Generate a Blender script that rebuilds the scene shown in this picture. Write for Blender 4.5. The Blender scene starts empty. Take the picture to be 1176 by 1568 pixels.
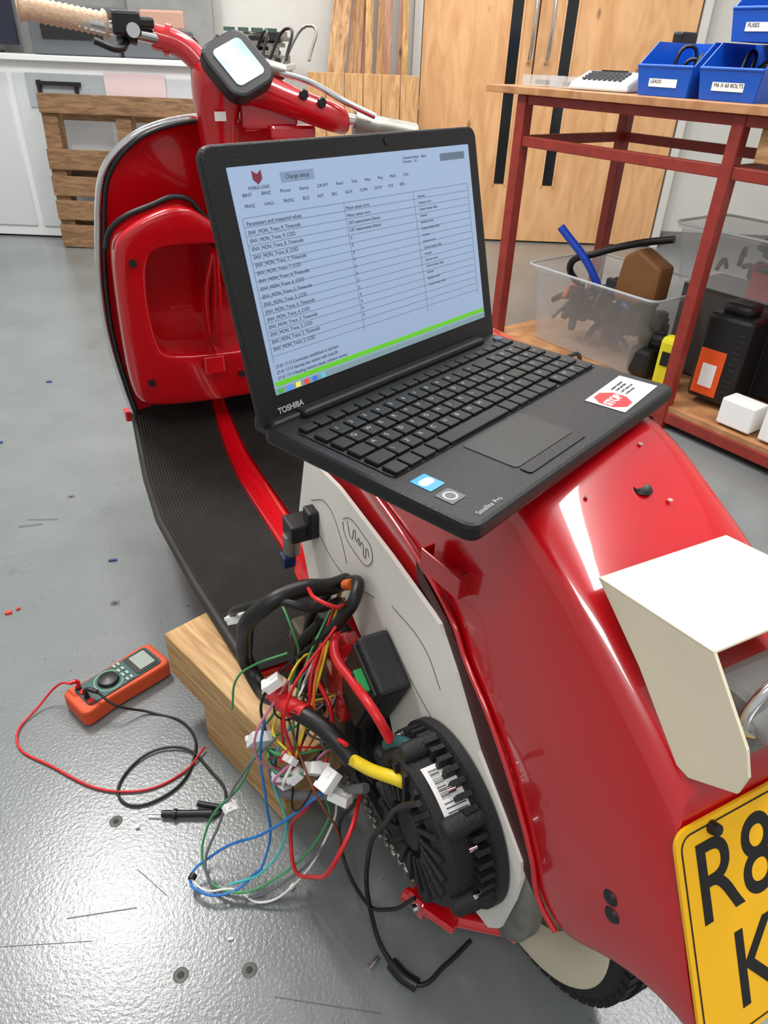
import bpy, bmesh, math, random
from mathutils import Vector, Matrix, Euler
random.seed(7)
scene=bpy.context.scene
scene.view_settings.view_transform='Standard'
COL=bpy.context.collection
def lin(c):
    return tuple(((x/255)/12.92 if x/255<=.04045 else ((x/255+.055)/1.055)**2.4) for x in c)+(1,)
def mat(name,rgb,rough=.5,metal=0,coat=0,spec=.5,noise=0,nscale=8,bump=0,bscale=60,emit=0,trans=0,alpha=1,rgb2=None,stretch=None):
    m=bpy.data.materials.new(name);m.use_nodes=True;nt=m.node_tree;b=nt.nodes['Principled BSDF']
    c=lin(rgb);b.inputs['Base Color'].default_value=c;b.inputs['Roughness'].default_value=rough;b.inputs['Metallic'].default_value=metal
    b.inputs['Coat Weight'].default_value=coat;b.inputs['Coat Roughness'].default_value=.05;b.inputs['Specular IOR Level'].default_value=spec
    b.inputs['Transmission Weight'].default_value=trans;b.inputs['Alpha'].default_value=alpha
    if emit:
        b.inputs['Emission Color'].default_value=c;b.inputs['Emission Strength'].default_value=emit
    if noise or bump:
        tc=nt.nodes.new('ShaderNodeTexCoord');mp=nt.nodes.new('ShaderNodeMapping');nt.links.new(tc.outputs['Object'],mp.inputs[0])
        if stretch: mp.inputs['Scale'].default_value=stretch
    if noise:
        n=nt.nodes.new('ShaderNodeTexNoise');n.inputs['Scale'].default_value=nscale;n.inputs['Detail'].default_value=6
        nt.links.new(mp.outputs[0],n.inputs['Vector'])
        r=nt.nodes.new('ShaderNodeValToRGB');r.color_ramp.elements[0].position=.3;r.color_ramp.elements[1].position=.7
        c2=lin(rgb2) if rgb2 else tuple(x*(1-noise) for x in c[:3])+(1,)
        r.color_ramp.elements[0].color=c2;r.color_ramp.elements[1].color=c
        nt.links.new(n.outputs['Fac'],r.inputs[0]);nt.links.new(r.outputs[0],b.inputs['Base Color'])
    if bump:
        n=nt.nodes.new('ShaderNodeTexNoise');n.inputs['Scale'].default_value=bscale;n.inputs['Detail'].default_value=4
        nt.links.new(mp.outputs[0],n.inputs['Vector'])
        bp=nt.nodes.new('ShaderNodeBump');bp.inputs['Strength'].default_value=bump;bp.inputs['Distance'].default_value=.01
        nt.links.new(n.outputs['Fac'],bp.inputs['Height']);nt.links.new(bp.outputs[0],b.inputs['Normal'])
    return m
def wood(name,c1,c2,scale=(1,8,8),rough=.55,wscale=3):
    m=bpy.data.materials.new(name);m.use_nodes=True;nt=m.node_tree;b=nt.nodes['Principled BSDF']
    tc=nt.nodes.new('ShaderNodeTexCoord');mp=nt.nodes.new('ShaderNodeMapping');mp.inputs['Scale'].default_value=scale
    nt.links.new(tc.outputs['Object'],mp.inputs[0])
    n=nt.nodes.new('ShaderNodeTexNoise');n.inputs['Scale'].default_value=wscale;n.inputs['Detail'].default_value=8;n.inputs['Distortion'].default_value=1.2
    nt.links.new(mp.outputs[0],n.inputs['Vector'])
    r=nt.nodes.new('ShaderNodeValToRGB');r.color_ramp.elements[0].position=.35;r.color_ramp.elements[1].position=.65
    r.color_ramp.elements[0].color=lin(c2);r.color_ramp.elements[1].color=lin(c1)
    nt.links.new(n.outputs['Fac'],r.inputs[0])
    vo=nt.nodes.new('ShaderNodeTexVoronoi');vo.inputs['Scale'].default_value=1.6
    mp2=nt.nodes.new('ShaderNodeMapping');mp2.inputs['Scale'].default_value=tuple(math.sqrt(x)*1.2 for x in scale);nt.links.new(tc.outputs['Object'],mp2.inputs[0]);nt.links.new(mp2.outputs[0],vo.inputs['Vector'])
    r2=nt.nodes.new('ShaderNodeValToRGB');r2.color_ramp.elements[0].position=.03;r2.color_ramp.elements[1].position=.09
    r2.color_ramp.elements[0].color=(.35,.25,.18,1);r2.color_ramp.elements[1].color=(1,1,1,1)
    nt.links.new(vo.outputs['Distance'],r2.inputs[0])
    mx=nt.nodes.new('ShaderNodeMix');mx.data_type='RGBA';mx.blend_type='MULTIPLY';mx.inputs[0].default_value=1
    nt.links.new(r.outputs[0],mx.inputs[6]);nt.links.new(r2.outputs[0],mx.inputs[7]);nt.links.new(mx.outputs[2],b.inputs['Base Color'])
    b.inputs['Roughness'].default_value=rough
    bp=nt.nodes.new('ShaderNodeBump');bp.inputs['Strength'].default_value=.25;bp.inputs['Distance'].default_value=.004
    nt.links.new(n.outputs['Fac'],bp.inputs['Height']);nt.links.new(bp.outputs[0],b.inputs['Normal'])
    return m
def floor_mat():
    m=bpy.data.materials.new('painted_concrete');m.use_nodes=True;nt=m.node_tree;b=nt.nodes['Principled BSDF']
    L=nt.links.new
    tc=nt.nodes.new('ShaderNodeTexCoord')
    def noise(s,d=6,rough=.6):
        n=nt.nodes.new('ShaderNodeTexNoise');n.inputs['Scale'].default_value=s;n.inputs['Detail'].default_value=d;n.inputs['Roughness'].default_value=rough;L(tc.outputs['Object'],n.inputs['Vector']);return n
    def ramp(src,p0,p1,c0,c1):
        r=nt.nodes.new('ShaderNodeValToRGB');r.color_ramp.elements[0].position=p0;r.color_ramp.elements[1].position=p1;r.color_ramp.elements[0].color=c0;r.color_ramp.elements[1].color=c1;L(src,r.inputs[0]);return r
    def mul(a,b_):
        x=nt.nodes.new('ShaderNodeMix');x.data_type='RGBA';x.blend_type='MULTIPLY';x.inputs[0].default_value=1;L(a,x.inputs[6]);L(b_,x.inputs[7]);return x.outputs[2]
    base=ramp(noise(1.8).outputs['Fac'],.3,.7,lin((106,111,111)),lin((124,129,129)))
    spk=ramp(noise(70,2).outputs['Fac'],.25,.31,(.5,.47,.45,1),(1,1,1,1))
    sta=ramp(noise(6,8,.75).outputs['Fac'],.30,.42,(.82,.80,.78,1),(1,1,1,1))
    L(mul(mul(base.outputs[0],spk.outputs[0]),sta.outputs[0]),b.inputs['Base Color'])
    rr=ramp(noise(4).outputs['Fac'],.3,.7,(.24,)*3+(1,),(.40,)*3+(1,));L(rr.outputs[0],b.inputs['Roughness'])
    n=noise(160,3);bp=nt.nodes.new('ShaderNodeBump');bp.inputs['Strength'].default_value=.4;bp.inputs['Distance'].default_value=.0015
    L(n.outputs['Fac'],bp.inputs['Height']);L(bp.outputs[0],b.inputs['Normal'])
    b.inputs['Coat Weight'].default_value=.5;b.inputs['Coat Roughness'].default_value=.16;L(bp.outputs[0],b.inputs['Coat Normal'])
    return m
# ------------- geometry helpers
def empty(name,loc=(0,0,0),rz=0,parent=None,rot=None):
    e=bpy.data.objects.new(name,None);e.location=loc;e.rotation_euler=rot if rot else (0,0,rz);e.empty_display_size=.05
    COL.objects.link(e)
    if parent:e.parent=parent
    return e
def mk(name,verts,faces,m,parent=None,smooth=False,bevel=0,sub=0,solid=0,loc=None,rot=None,bseg=2):
    me=bpy.data.meshes.new(name);me.from_pydata([tuple(v) for v in verts],[],faces)
    bm=bmesh.new();bm.from_mesh(me);bmesh.ops.recalc_face_normals(bm,faces=bm.faces);bm.to_mesh(me);bm.free()
    me.update();ob=bpy.data.objects.new(name,me);COL.objects.link(ob)
    if m:me.materials.append(m)
    if parent:ob.parent=parent
    if loc:ob.location=loc
    if rot:ob.rotation_euler=rot
    if smooth:
        for p in me.polygons:p.use_smooth=True
    if solid:
        md=ob.modifiers.new('so','SOLIDIFY');md.thickness=solid;md.offset=0
    if bevel:
        md=ob.modifiers.new('bv','BEVEL');md.width=bevel;md.segments=bseg;md.limit_method='ANGLE'
    if sub:
        md=ob.modifiers.new('ss','SUBSURF');md.levels=sub;md.render_levels=sub
    return ob
BF=((0,1,3,2),(4,6,7,5),(0,4,5,1),(2,3,7,6),(0,2,6,4),(1,5,7,3))
def boxes(name,lst,m,parent=None,bevel=0,**k):
    """lst: (cx,cy,cz,sx,sy,sz[,rz]) joined in a single mesh"""
    V=[];F=[]
    for b in lst:
        cx,cy,cz,sx,sy,sz=b[:6];rz=b[6] if len(b)>6 else 0;o=len(V);c,s=math.cos(rz),math.sin(rz)
        for dx in(-.5,.5):
            for dy in(-.5,.5):
                for dz in(-.5,.5):
                    x,y=dx*sx,dy*sy;V.append((cx+x*c-y*s,cy+x*s+y*c,cz+dz*sz))
        F+=[tuple(o+i for i in f) for f in BF]
    return mk(name,V,F,m,parent,bevel=bevel,**k)
def prism(name,pts,th,m,parent=None,plane='yz',off=0,bevel=0,**k):
    n=len(pts);V=[]
    for d in(off-th/2,off+th/2):
        for p,q in pts:
            V.append({'xz':(p,d,q),'yz':(d,p,q),'xy':(p,q,d)}[plane])
    F=[tuple(range(n)),tuple(range(2*n-1,n-1,-1))]+[(i,(i+1)%n,n+(i+1)%n,n+i) for i in range(n)]
    return mk(name,V,F,m,parent,bevel=bevel,**k)
def loft(name,rings,m,parent=None,closed=True,cap=True,**k):
    n=len(rings[0]);V=[p for r in rings for p in r];F=[]
    for i in range(len(rings)-1):
        for j in range(n if closed else n-1):
            a=i*n+j;b=i*n+(j+1)%n;F.append((a,b,b+n,a+n))
    if cap:
        F.append(tuple(range(n)));F.append(tuple(range((len(rings)-1)*n,len(rings)*n)))
    return mk(name,V,F,m,parent,smooth=k.pop('smooth',True),**k)
def lathe(name,prof,m,parent=None,seg=64,axis='y',center=(0,0,0),closed=False,**k):
    rings=[]
    for i in range(seg):
        a=2*math.pi*i/seg;R=[]
        for r,h in prof:
            x,z=r*math.cos(a),r*math.sin(a)
            p={'y':(x,h,z),'z':(x,z,h),'x':(h,x,z)}[axis]
            R.append((p[0]+center[0],p[1]+center[1],p[2]+center[2]))
        rings.append(R)
    n=len(prof);V=[p for r in rings for p in r];F=[]
    for i in range(seg):
        for j in range(n if closed else n-1):
            a=i*n+j;b=i*n+(j+1)%n;c=((i+1)%seg)*n+(j+1)%n;d=((i+1)%seg)*n+j
            F.append((a,b,c,d))
    ob=mk(name,V,F,m,parent,smooth=True,**k)
    bm=bmesh.new();bm.from_mesh(ob.data);bmesh.ops.remove_doubles(bm,verts=bm.verts,dist=1e-5);bmesh.ops.recalc_face_normals(bm,faces=bm.faces);bm.to_mesh(ob.data);bm.free()
    md=ob.modifiers.new('es','EDGE_SPLIT');md.split_angle=math.radians(40)
    return ob
def tube(name,pts,r,m,parent=None,cyc=False,res=8,straight=False):
    cu=bpy.data.curves.new(name,'CURVE');cu.dimensions='3D';cu.bevel_depth=r;cu.bevel_resolution=4;cu.resolution_u=res;cu.use_fill_caps=True
    if straight:
        sp=cu.splines.new('POLY');sp.points.add(len(pts)-1)
        for i,p in enumerate(pts):sp.points[i].co=(*p,1)
    else:
        sp=cu.splines.new('BEZIER');sp.bezier_points.add(len(pts)-1)
        for i,p in enumerate(pts):
            b=sp.bezier_points[i];b.co=p;b.handle_left_type=b.handle_right_type='AUTO'
    sp.use_cyclic_u=cyc
    ob=bpy.data.objects.new(name,cu);cu.materials.append(m);COL.objects.link(ob)
    if parent:ob.parent=parent
    return ob
def text(name,body,size,loc,rot,m,parent=None,bold=0,align='LEFT',sx=1,ext=.0002,space=1):
    cu=bpy.data.curves.new(name,'FONT');cu.body=body;cu.size=size;cu.align_x=align;cu.offset=bold;cu.extrude=ext;cu.space_line=space
    cu.materials.append(m);ob=bpy.data.objects.new(name,cu);COL.objects.link(ob);ob.location=loc;ob.rotation_euler=rot;ob.scale=(sx,1,1)
    if parent:ob.parent=parent
    return ob
def rrect(w,h,r,n=5,cx=0,cy=0):
    P=[]
    for qx,qy,a0 in((1,1,0),(-1,1,90),(-1,-1,180),(1,-1,270)):
        for i in range(n+1):
            a=math.radians(a0+90*i/n);P.append((cx+qx*(w/2-r)+r*math.cos(a),cy+qy*(h/2-r)+r*math.sin(a)))
    return P
# ------------- materials
RED=mat('red_paint',(192,5,20),.25,coat=1,spec=.5,bump=.03,bscale=5)
REDF=mat('red_frame_paint',(150,48,38),.5,noise=.3,nscale=20)
BLK=mat('black_plastic',(20,20,22),.4)
BLKM=mat('black_matte',(24,24,26),.6,bump=.2,bscale=300)
RUB=mat('black_rubber',(38,35,33),.55,noise=.45,nscale=14)
TYR=mat('tyre_rubber',(26,26,26),.7)
CHR=mat('chrome',(225,225,225),.15,metal=1)
ALU=mat('cast_aluminium',(160,158,150),.42,metal=.85,noise=.35,nscale=30)
WHT=mat('white_board',(234,231,222),.55,noise=.08,nscale=14)
CRM=mat('cream_paint',(228,218,192),.4,noise=.10,nscale=10)
YEL=mat('yellow_plate',(250,188,6),.35,bump=.02)
FLOOR=floor_mat()
WALL=mat('white_wall',(210,208,202),.8,noise=.05)
PINE=wood('pine_timber',(206,170,116),(168,126,78),(2,20,20))
PLY=wood('plywood_door',(226,178,128),(206,154,104),(6,6,1.2),.45,2)
PLYT=wood('plywood_shelf',(186,138,94),(160,110,72),(4,4,4),.5,3)
PAL=wood('pallet_wood',(150,114,80),(108,80,54),(2,14,14),.75,4)
TAN=mat('tan_rubber',(208,176,146),.6,bump=.3,bscale=120)
BLUE=mat('blue_plastic',(16,84,190),.35)
LABW=mat('label_white',(238,238,236),.5)
INK=mat('black_ink',(18,18,18),.6)
# ------------- camera
cam=bpy.data.cameras.new('Camera');co=bpy.data.objects.new('Camera',cam);COL.objects.link(co);scene.camera=co
X=Vector((.99911,.02215,.03397));Yd=Vector((.04055,-.54571,-.83695));Zf=Vector((0,.83762,-.5462))
M=Matrix(((X.x,-Yd.x,-Zf.x),(X.y,-Yd.y,-Zf.y),(X.z,-Yd.z,-Zf.z))).to_4x4()
M.translation=(0,0,1.10);co.matrix_world=M
cam.sensor_fit='VERTICAL';cam.sensor_height=36;cam.lens=1079/1568*36;cam.clip_start=.02
# ------------- room
boxes('floor',[(0,1.9,-.05,8,8,.1)],FLOOR)
boxes('wall_back',[(0,5.40,1.6,8,.1,3.2)],WALL)
boxes('wall_left',[(-3.75,1.9,1.6,.1,7,3.2)],WALL)
boxes('wall_right',[(3.75,1.9,1.6,.1,7,3.2)],WALL)
boxes('baseboard_back',[(-2.0,5.34,.05,3.4,.02,.10),(2.7,5.34,.05,1.6,.02,.10)],mat('skirting',(120,120,118),.6))
def area(name,loc,sx,sy,power,rot=(0,0,0)):
    l=bpy.data.lights.new(name,'AREA');l.shape='RECTANGLE';l.size=sx;l.size_y=sy;l.energy=power;l.color=(1,.98,.95)
    o=bpy.data.objects.new(name,l);o.location=loc;o.rotation_euler=rot;COL.objects.link(o);return o
area('ceiling_light',(-1.42,2.15,3.1),.40,.85,85)
area('ceiling_light.001',(1.3,1.0,3.1),.35,2.4,60)
area('ceiling_light.002',(0,4.2,3.1),3.5,.4,70)
area('ceiling_light.003',(-.3,-.9,3.0),1.4,.35,32)
area('ceiling_light.004',(.2,2.3,3.1),.3,1.3,35)
w=bpy.data.worlds.new('World');scene.world=w;w.use_nodes=True
w.node_tree.nodes['Background'].inputs[0].default_value=(.97,.98,1,1);w.node_tree.nodes['Background'].inputs[1].default_value=.55
# ================= SCOOTER =================
SC=empty('motor_scooter',(.23,.60,0),math.atan2(.883,-.469))
def P(s,t,z):return (s,-t,z)
def bring(st,zt,wt,sl,zl,wl):
    half=[(wl*.97,zl),(wl,zl+.03),(wl+.002,zl+(zt-zl)*.4),(wl*.6+wt*.4+.002,zl+(zt-zl)*.7),(wt+.007,zt-.045),(wt+.001,zt-.012),(wt-.014,zt-.002),(wt*.5,zt+.003),(0,zt+.005)]
    R=[]
    def S(z):
        f=max(0,min(1,(zt-z)/(zt-zl)));return st+(sl-st)*f
    for t,z in half:R.append(P(S(z),-t,z))
    for t,z in reversed(half[:-1]):R.append(P(S(z),t,z))
    return R
st=[(.70,.34,.04,.72,.25,.05),(.62,.50,.08,.66,.25,.09),(.555,.70,.10,.62,.30,.11),(.50,.768,.11,.56,.32,.12),(.42,.783,.113,.48,.36,.122),(.28,.785,.115,.32,.42,.125),(.12,.785,.115,.15,.44,.127),
(.045,.775,.114,.04,.41,.13),(-.015,.747,.113,-.05,.385,.134),(-.08,.715,.112,-.12,.372,.137),(-.14,.677,.112,-.185,.338,.137),(-.19,.648,.112,-.225,.39,.134),(-.222,.626,.111,-.29,.43,.128),(-.230,.619,.110,-.335,.415,.122)]
loft('body_shell',[bring(*x) for x in st],RED,SC,closed=False,cap=False,solid=.003,sub=2)
last=bring(*st[-1])
mk('tail_face',[(p[0]+.002,p[1],p[2]) for p in last],[tuple(range(len(last)))],RED,SC)
lip=[(.45,.128,.63),(.30,.130,.62),(.153,.134,.602),(.059,.137,.575),(.028,.138,.548),(-.028,.140,.515),(-.086,.142,.468),(-.13,.141,.41),(-.155,.139,.36),(-.18,.136,.345)]
tube('cowl_lip',lip,.0032,RED,SC)
mk('side_recess_shade',[(s,.1395 if s<.1 else .134,z-.006) for s,_,z in lip[2:9]]+[(-.10,.139,.385),(-.03,.138,.40),(.04,.136,.42),(.12,.133,.45)],[tuple(range(11))],mat('painted_recess_shade',(60,6,10),.6),SC)  # flat dark sheet on the body side, shade below the lip put in as colour
for i,(s,z) in enumerate([(-.226,.479),(-.233,.462)]):
    lathe('body_hole_%d'%i,[(0,.003),(.0065,.003),(.0085,0)],BLK,SC,seg=20,axis='y',center=(s+.005,.134,z))
CHIP=mat('paint_chip_primer',(190,150,140),.6)
for i,(s,t,z,r) in enumerate([(.015,-.095,.7655,.004),(.01,-.09,.7645,.0025),(-.035,.035,.7455,.003),(.03,.05,.7725,.003),(-.01,-.05,.7565,.0025)]):
    lathe('paint_chip_%d'%i,[(0,.0012),(r*.7,.001),(r,0)],CHIP,SC,seg=7,axis='z',center=P(s,t,z))
# floor boards
def fedge(s):
    tb=[(.35,-.262),(.47,-.277),(.7,-.300),(.95,-.315),(1.15,-.305),(1.30,-.29),(1.42,-.278)]
    for (a,b),(c,d) in zip(tb,tb[1:]):
        if s<=c:return b+(d-b)*(s-a)/(c-a)
    return tb[-1][1]
SS=[.42+i*.03 for i in range(34)]
def fz(s): return .215+ (max(0,s-1.15)**2)*1.15
fl=[[P(s,fedge(s),fz(s)-.004),P(s,fedge(s),fz(s)-.02),P(s,-.08,fz(s)-.02),P(s,.10-fedge(s)-.17,fz(s)-.02),P(s,.10-fedge(s)-.17,fz(s)-.004),P(s,-.08,fz(s)-.004)] for s in SS]
loft('floorboard',fl,RED,SC,smooth=False)
def matmesh(name,t0,t1,n):
    V=[];F=[]
    for s in SS:
        a,b=t0(s),t1(s)
        for j in range(n+1):
            f=j/n;V.append(P(s,a+(b-a)*f,fz(s)+.002+(.003 if j%2 else 0)))
    for i in range(len(SS)-1):
        for j in range(n):
            a=i*(n+1)+j;F.append((a,a+1,a+n+2,a+n+1))
    return mk(name,V,F,RUB,SC)
stl=lambda s:-.110+.09*max(0,s-1.05)
matmesh('floor_mat_left',lambda s:fedge(s)+.004,stl,56)
matmesh('floor_mat_right',lambda s:-.047+.02*max(0,s-1.05),lambda s:.16,70)
tube('floor_edge_trim',[P(s,fedge(s)-.002,fz(s)-.006) for s in SS],.010,RUB,SC)
loft('floor_tunnel',[[P(s,stl(s)+(.063-.07*max(0,s-1.05))*f,fz(s)-.006+ .014*math.sin(math.pi*f)**.5) for f in (0,.1,.3,.5,.7,.9,1)] for s in SS],RED,SC,closed=False,cap=False)
# leg shield
hw=[(.262,.236),(.280,.244),(.33,.255),(.387,.264),(.46,.274),(.535,.28),(.60,.28),(.664,.277),(.72,.271),(.778,.263),(.82,.256),(.863,.245),(.89,.231),(.911,.213),(.930,.19),(.946,.165),(.958,.135),(.967,.10),(.974,.05)]
CL=-.04
def ls(z,off=0):return 1.22+(.95-z)*.25+off
rows=[]
for z,h in hw:
    rows.append([P(ls(z)+.03*(1-(abs(j)/10)**2),CL+h*j/10,z) for j in range(-10,11)])
loft('leg_shield',rows,RED,SC,closed=False,cap=False,solid=.004,sub=1)
rim=[P(ls(z),CL-h,z) for z,h in hw]+[P(ls(z),CL+h,z) for z,h in reversed(hw)]
tube('leg_shield_rim',rim,.0085,CHR,SC)
tube('leg_shield_seal',[(p[0]-.010,-(CL+(-p[1]-CL)*.96),p[2]-.004) for p in rim],.0045,BLK,SC)
# glove box
go=[(-.27,.338),(-.296,.386),(-.302,.56),(-.30,.738),(-.285,.776),(-.204,.817),(-.138,.83),(-.09,.785),(-.04,.765),(.01,.785),(.06,.83),(.12,.817),(.20,.776),(.215,.738),(.22,.56),(.21,.386),(.19,.338),(-.04,.332)]
gi=[(-.20,.478),(-.225,.50),(-.238,.60),(-.237,.70),(-.22,.735),(-.18,.745),(-.12,.742),(-.08,.741),(-.04,.74),(0,.741),(.05,.742),(.10,.745),(.14,.735),(.155,.70),(.157,.60),(.145,.50),(.12,.478),(-.04,.472)]
def gr(pts,off,k=1):
    cx,cz=-.04,.58
    return [P(ls(z,-off),cx+(t-cx)*k,cz+(z-cz)*k) for t,z in pts]
loft('glove_box',[gr(go,.0),gr(go,.09),gr(go,.112),gr(go,.122,.965),gr(gi,.122,1.06),gr(gi,.119,1.02),gr(gi,.112,1.0),gr(gi,.10,1.0),gr(gi,.0,.99),gr(gi,-.012,.97),gr(gi,-.014,.7)],RED,SC,cap=True,sub=2)
tube('glove_box_seal',gr([go[i] for i in(3,4,5,6,7,8,9,10,11,12)],.085,1.02),.006,BLK,SC)
prism('glove_box_divider',[(1.17,.50),(1.32,.47),(1.27,.73),(1.14,.73)],.004,RED,SC,'xz',.085)
tube('glove_box_pull',[P(ls(.73,-.10),-.085,.72),P(ls(.62,-.07),-.095,.62),P(ls(.52,-.06),-.09,.51)],.008,RED,SC)
for i,(t,z) in enumerate([(-.262,.715),(-.25,.42),(-.03,.41)]):
    lathe('glove_screw_%d'%i,[(0,-.008),(.008,-.008),(.008,.004),(0,.004)],BLK,SC,seg=16,axis='x',center=P(ls(z,-.124),t,z))
for i,(t,z) in enumerate([(-.17,.66),(-.17,.55),(-.14,.62)]):
    lathe('glove_rivet_%d'%i,[(0,-.004),(.004,-.003),(.004,0)],LABW,SC,seg=12,axis='x',center=P(ls(z,.012),t,z))
boxes('glove_box_latch',[(ls(.46,-.13),.10,.45,.012,.05,.045)],RED,SC,bevel=.004)
boxes('horn_tab',[(1.405,.292,.268,.03,.03,.03)],RED,SC,bevel=.004)
# steering column / headset
col=[]
for s,t,z,a,b in [(1.25,-.04,.60,.03,.03),(1.21,-.045,.80,.032,.035),(1.185,-.05,.90,.036,.04),(1.17,-.052,.97,.042,.045),(1.165,-.052,1.02,.050,.055),(1.16,-.05,1.06,.052,.06),(1.155,-.05,1.08,.04,.045)]:
    col.append([P(s+b*math.cos(q)*.9,t+a*math.sin(q),z) for q in [2*math.pi*i/16 for i in range(16)]])
loft('steering_column',col,RED,SC,sub=1)
boxes('column_label',[(1.116,.062,.985,.002,.022,.016)],LABW,SC)
tube('headset_left',[P(1.16,-.07,1.06),P(1.18,-.105,1.095),P(1.195,-.155,1.11)],.022,RED,SC)
tube('headset_clamp',[P(1.192,-.125,1.104),P(1.195,-.135,1.106)],.027,RED,SC)
tube('handlebar_left',[P(1.18,-.11,1.10),P(1.2,-.355,1.141)],.012,CHR,SC)
tube('switch_block_left',[P(1.195,-.185,1.114),P(1.197,-.220,1.12)],.020,BLK,SC)
boxes('master_cylinder',[(1.19,.205,1.128,.045,.05,.04),(1.185,.17,1.13,.03,.03,.02)],BLK,SC,bevel=.006)
tube('switch_cap',[P(1.17,-.195,1.118),P(1.16,-.197,1.118)],.012,CHR,SC)
g=[]
for i in range(30):
    f=i/29;r=.0175+(.0025 if i%2 else 0)+(.004 if i in(0,1,28,29) else 0)
    g.append([P(1.2+r*math.cos(q),-.235-.145*f,1.125+.02*f+r*math.sin(q)) for q in [2*math.pi*k/20 for k in range(20)]])
loft('handlebar_grip_left',g,TAN,SC)
tube('brake_lever_left',[P(1.19,-.205,1.10),P(1.15,-.23,1.088),P(1.145,-.27,1.10)],.006,BLK,SC)
loft('headset_right',[[P(s+r*math.cos(q),t,z+r*1.1*math.sin(q)) for q in [2*math.pi*i/14 for i in range(14)]] for s,t,z,r in [(1.15,-.03,1.05,.042),(1.13,.03,1.03,.030),(1.11,.10,1.005,.026),(1.10,.17,.985,.028),(1.09,.20,.975,.024)]],RED,SC,sub=1)
for i,(s,t,z) in enumerate([(1.085,.10,1.025),(1.078,.135,1.012)]):
    lathe('headset_port_%d'%i,[(0,-.004),(.008,-.004),(.010,0)],BLK,SC,seg=16,axis='x',center=P(s,t,z))
tube('handlebar_right',[P(1.10,.17,.985),P(1.07,.30,.965)],.013,CHR,SC)
tube('twistgrip_right',[P(1.09,.212,.975),P(1.06,.34,.955)],.022,ALU,SC)
tube('front_brake_lever',[P(1.12,.06,1.06),P(1.10,.12,1.045),P(1.07,.18,1.015),P(1.05,.24,.99)],.006,CHR,SC)
tube('brake_reservoir',[P(1.13,.03,1.07),P(1.125,.075,1.06)],.014,ALU,SC)
tube('column_chrome',[P(1.16,0,.96),P(1.15,.05,.965),P(1.15,.12,.94)],.008,CHR,SC)
boxes('fork_gusset',[(1.14,-.045,.985,.02,.12,.05),(1.13,-.09,.955,.02,.10,.03)],RED,SC,bevel=.008)
for i in range(6):
    tube('control_cable_%d'%i,[P(1.18,-.1+.05*i,1.08),P(1.21,-.08+.05*i,1.11+.006*i),P(1.23,-.05+.03*i,1.06),P(1.22,-.04,.93)],.003,(BLK,BLK,ALU)[i%3],SC)
SP=empty('speedometer',P(1.115,-.022,1.066),parent=SC,rot=(0,math.radians(-52),math.radians(0)))
prism('display_housing',rrect(.118,.110,.03),.03,BLK,SP,'xy',0,bevel=.006,rot=(0,0,.5))
prism('display_screen',rrect(.078,.068,.01),.002,mat('lcd_display',(150,190,216),.12,emit=.25,noise=.5,nscale=16,rgb2=(225,230,222)),SP,'xy',.016,rot=(0,0,.5))
# wheels
def wheel(s,c,pre,z=.205):
    R=.205
    lathe(pre+'_tyre',[(.125,-.03),(.135,-.045),(.16,-.052),(.185,-.048),(.198,-.036),(.204,-.015),(.205,0),(.204,.015),(.198,.036),(.185,.048),(.16,.052),(.135,.045),(.125,.03)],TYR,SC,center=(s,c,z),seg=72,closed=True)
    for sg in(-1,1):
        lathe(pre+'_whitewall_%d'%(sg+1),[(.115,sg*.042),(.135,sg*.047),(.16,sg*.0535),(.178,sg*.0515),(.182,sg*.046)],CRM,SC,center=(s,c,z),seg=72)
    lathe(pre+'_rim',[(0,.03),(.05,.035),(.09,.02),(.118,.03),(.128,.042),(.128,-.042),(.118,-.03),(.09,-.02),(.05,-.035),(0,-.03)],CRM,SC,center=(s,c,z),seg=48)
    V=[];F=[]
    for i in range(60):
        a=2*math.pi*i/60
        for y in(-.032,-.011,.011,.032):
            aa=a+(.03 if y>0 else -.02);o=len(V)
            for da in(-.035,.035):
                for dy in(-.008,.008):
                    for r in(R-.012,R+.004-abs(y)*.13):
                        V.append((s+r*math.cos(aa+da),c+y+dy,z+r*math.sin(aa+da)))
            F+=[tuple(o+k for k in f) for f in BF]
    mk(pre+'_tread',V,F,TYR,SC)
wheel(-.02,0,'rear_wheel',.209)
wheel(1.62,.04,'front_wheel',.209)
fr=[]
for i in range(13):
    a=math.radians(10+160*i/12);r=.235
    fr.append([(1.62+r*math.cos(q*.9)*math.cos(a),.04+.085*math.sin(q),.24+r*math.cos(q*.9)*math.sin(a)) for q in [math.radians(-75+150*k/10) for k in range(11)]])
loft('front_mudguard',fr,RED,SC,closed=False,cap=False,solid=.003)
# number plate
sl=math.atan2(.105,.20)
NP=empty('number_plate',P(-.242,-.125,.598),parent=SC)
Rm=Matrix(((0,math.sin(sl),-math.cos(sl)),(-1,0,0),(0,math.cos(sl),math.sin(sl)))).to_4x4()
NP.rotation_euler=Rm.to_euler()
prism('plate',rrect(.245,.205,.014,cx=.1225,cy=-.1025),.003,YEL,NP,'xy',.0015)
def frame2(name,w,h,r,wd,m,par,cx,cy,z):
    a=rrect(w,h,r,cx=cx,cy=cy);b=rrect(w-2*wd,h-2*wd,max(r-wd,.001),cx=cx,cy=cy);n=len(a)
    mk(name,[(x,y,z) for x,y in a+b],[(i,(i+1)%n,n+(i+1)%n,n+i) for i in range(n)],m,par)
frame2('plate_border',.235,.195,.012,.0016,INK,NP,.1225,-.1025,.0034)
text('plate_line_1','R83',.102,(.014,-.088,.0032),(0,0,0),INK,NP,bold=.0006,sx=.84)
text('plate_line_2','KYX',.102,(.044,-.180,.0032),(0,0,0),INK,NP,bold=.0006,sx=.84)
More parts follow.
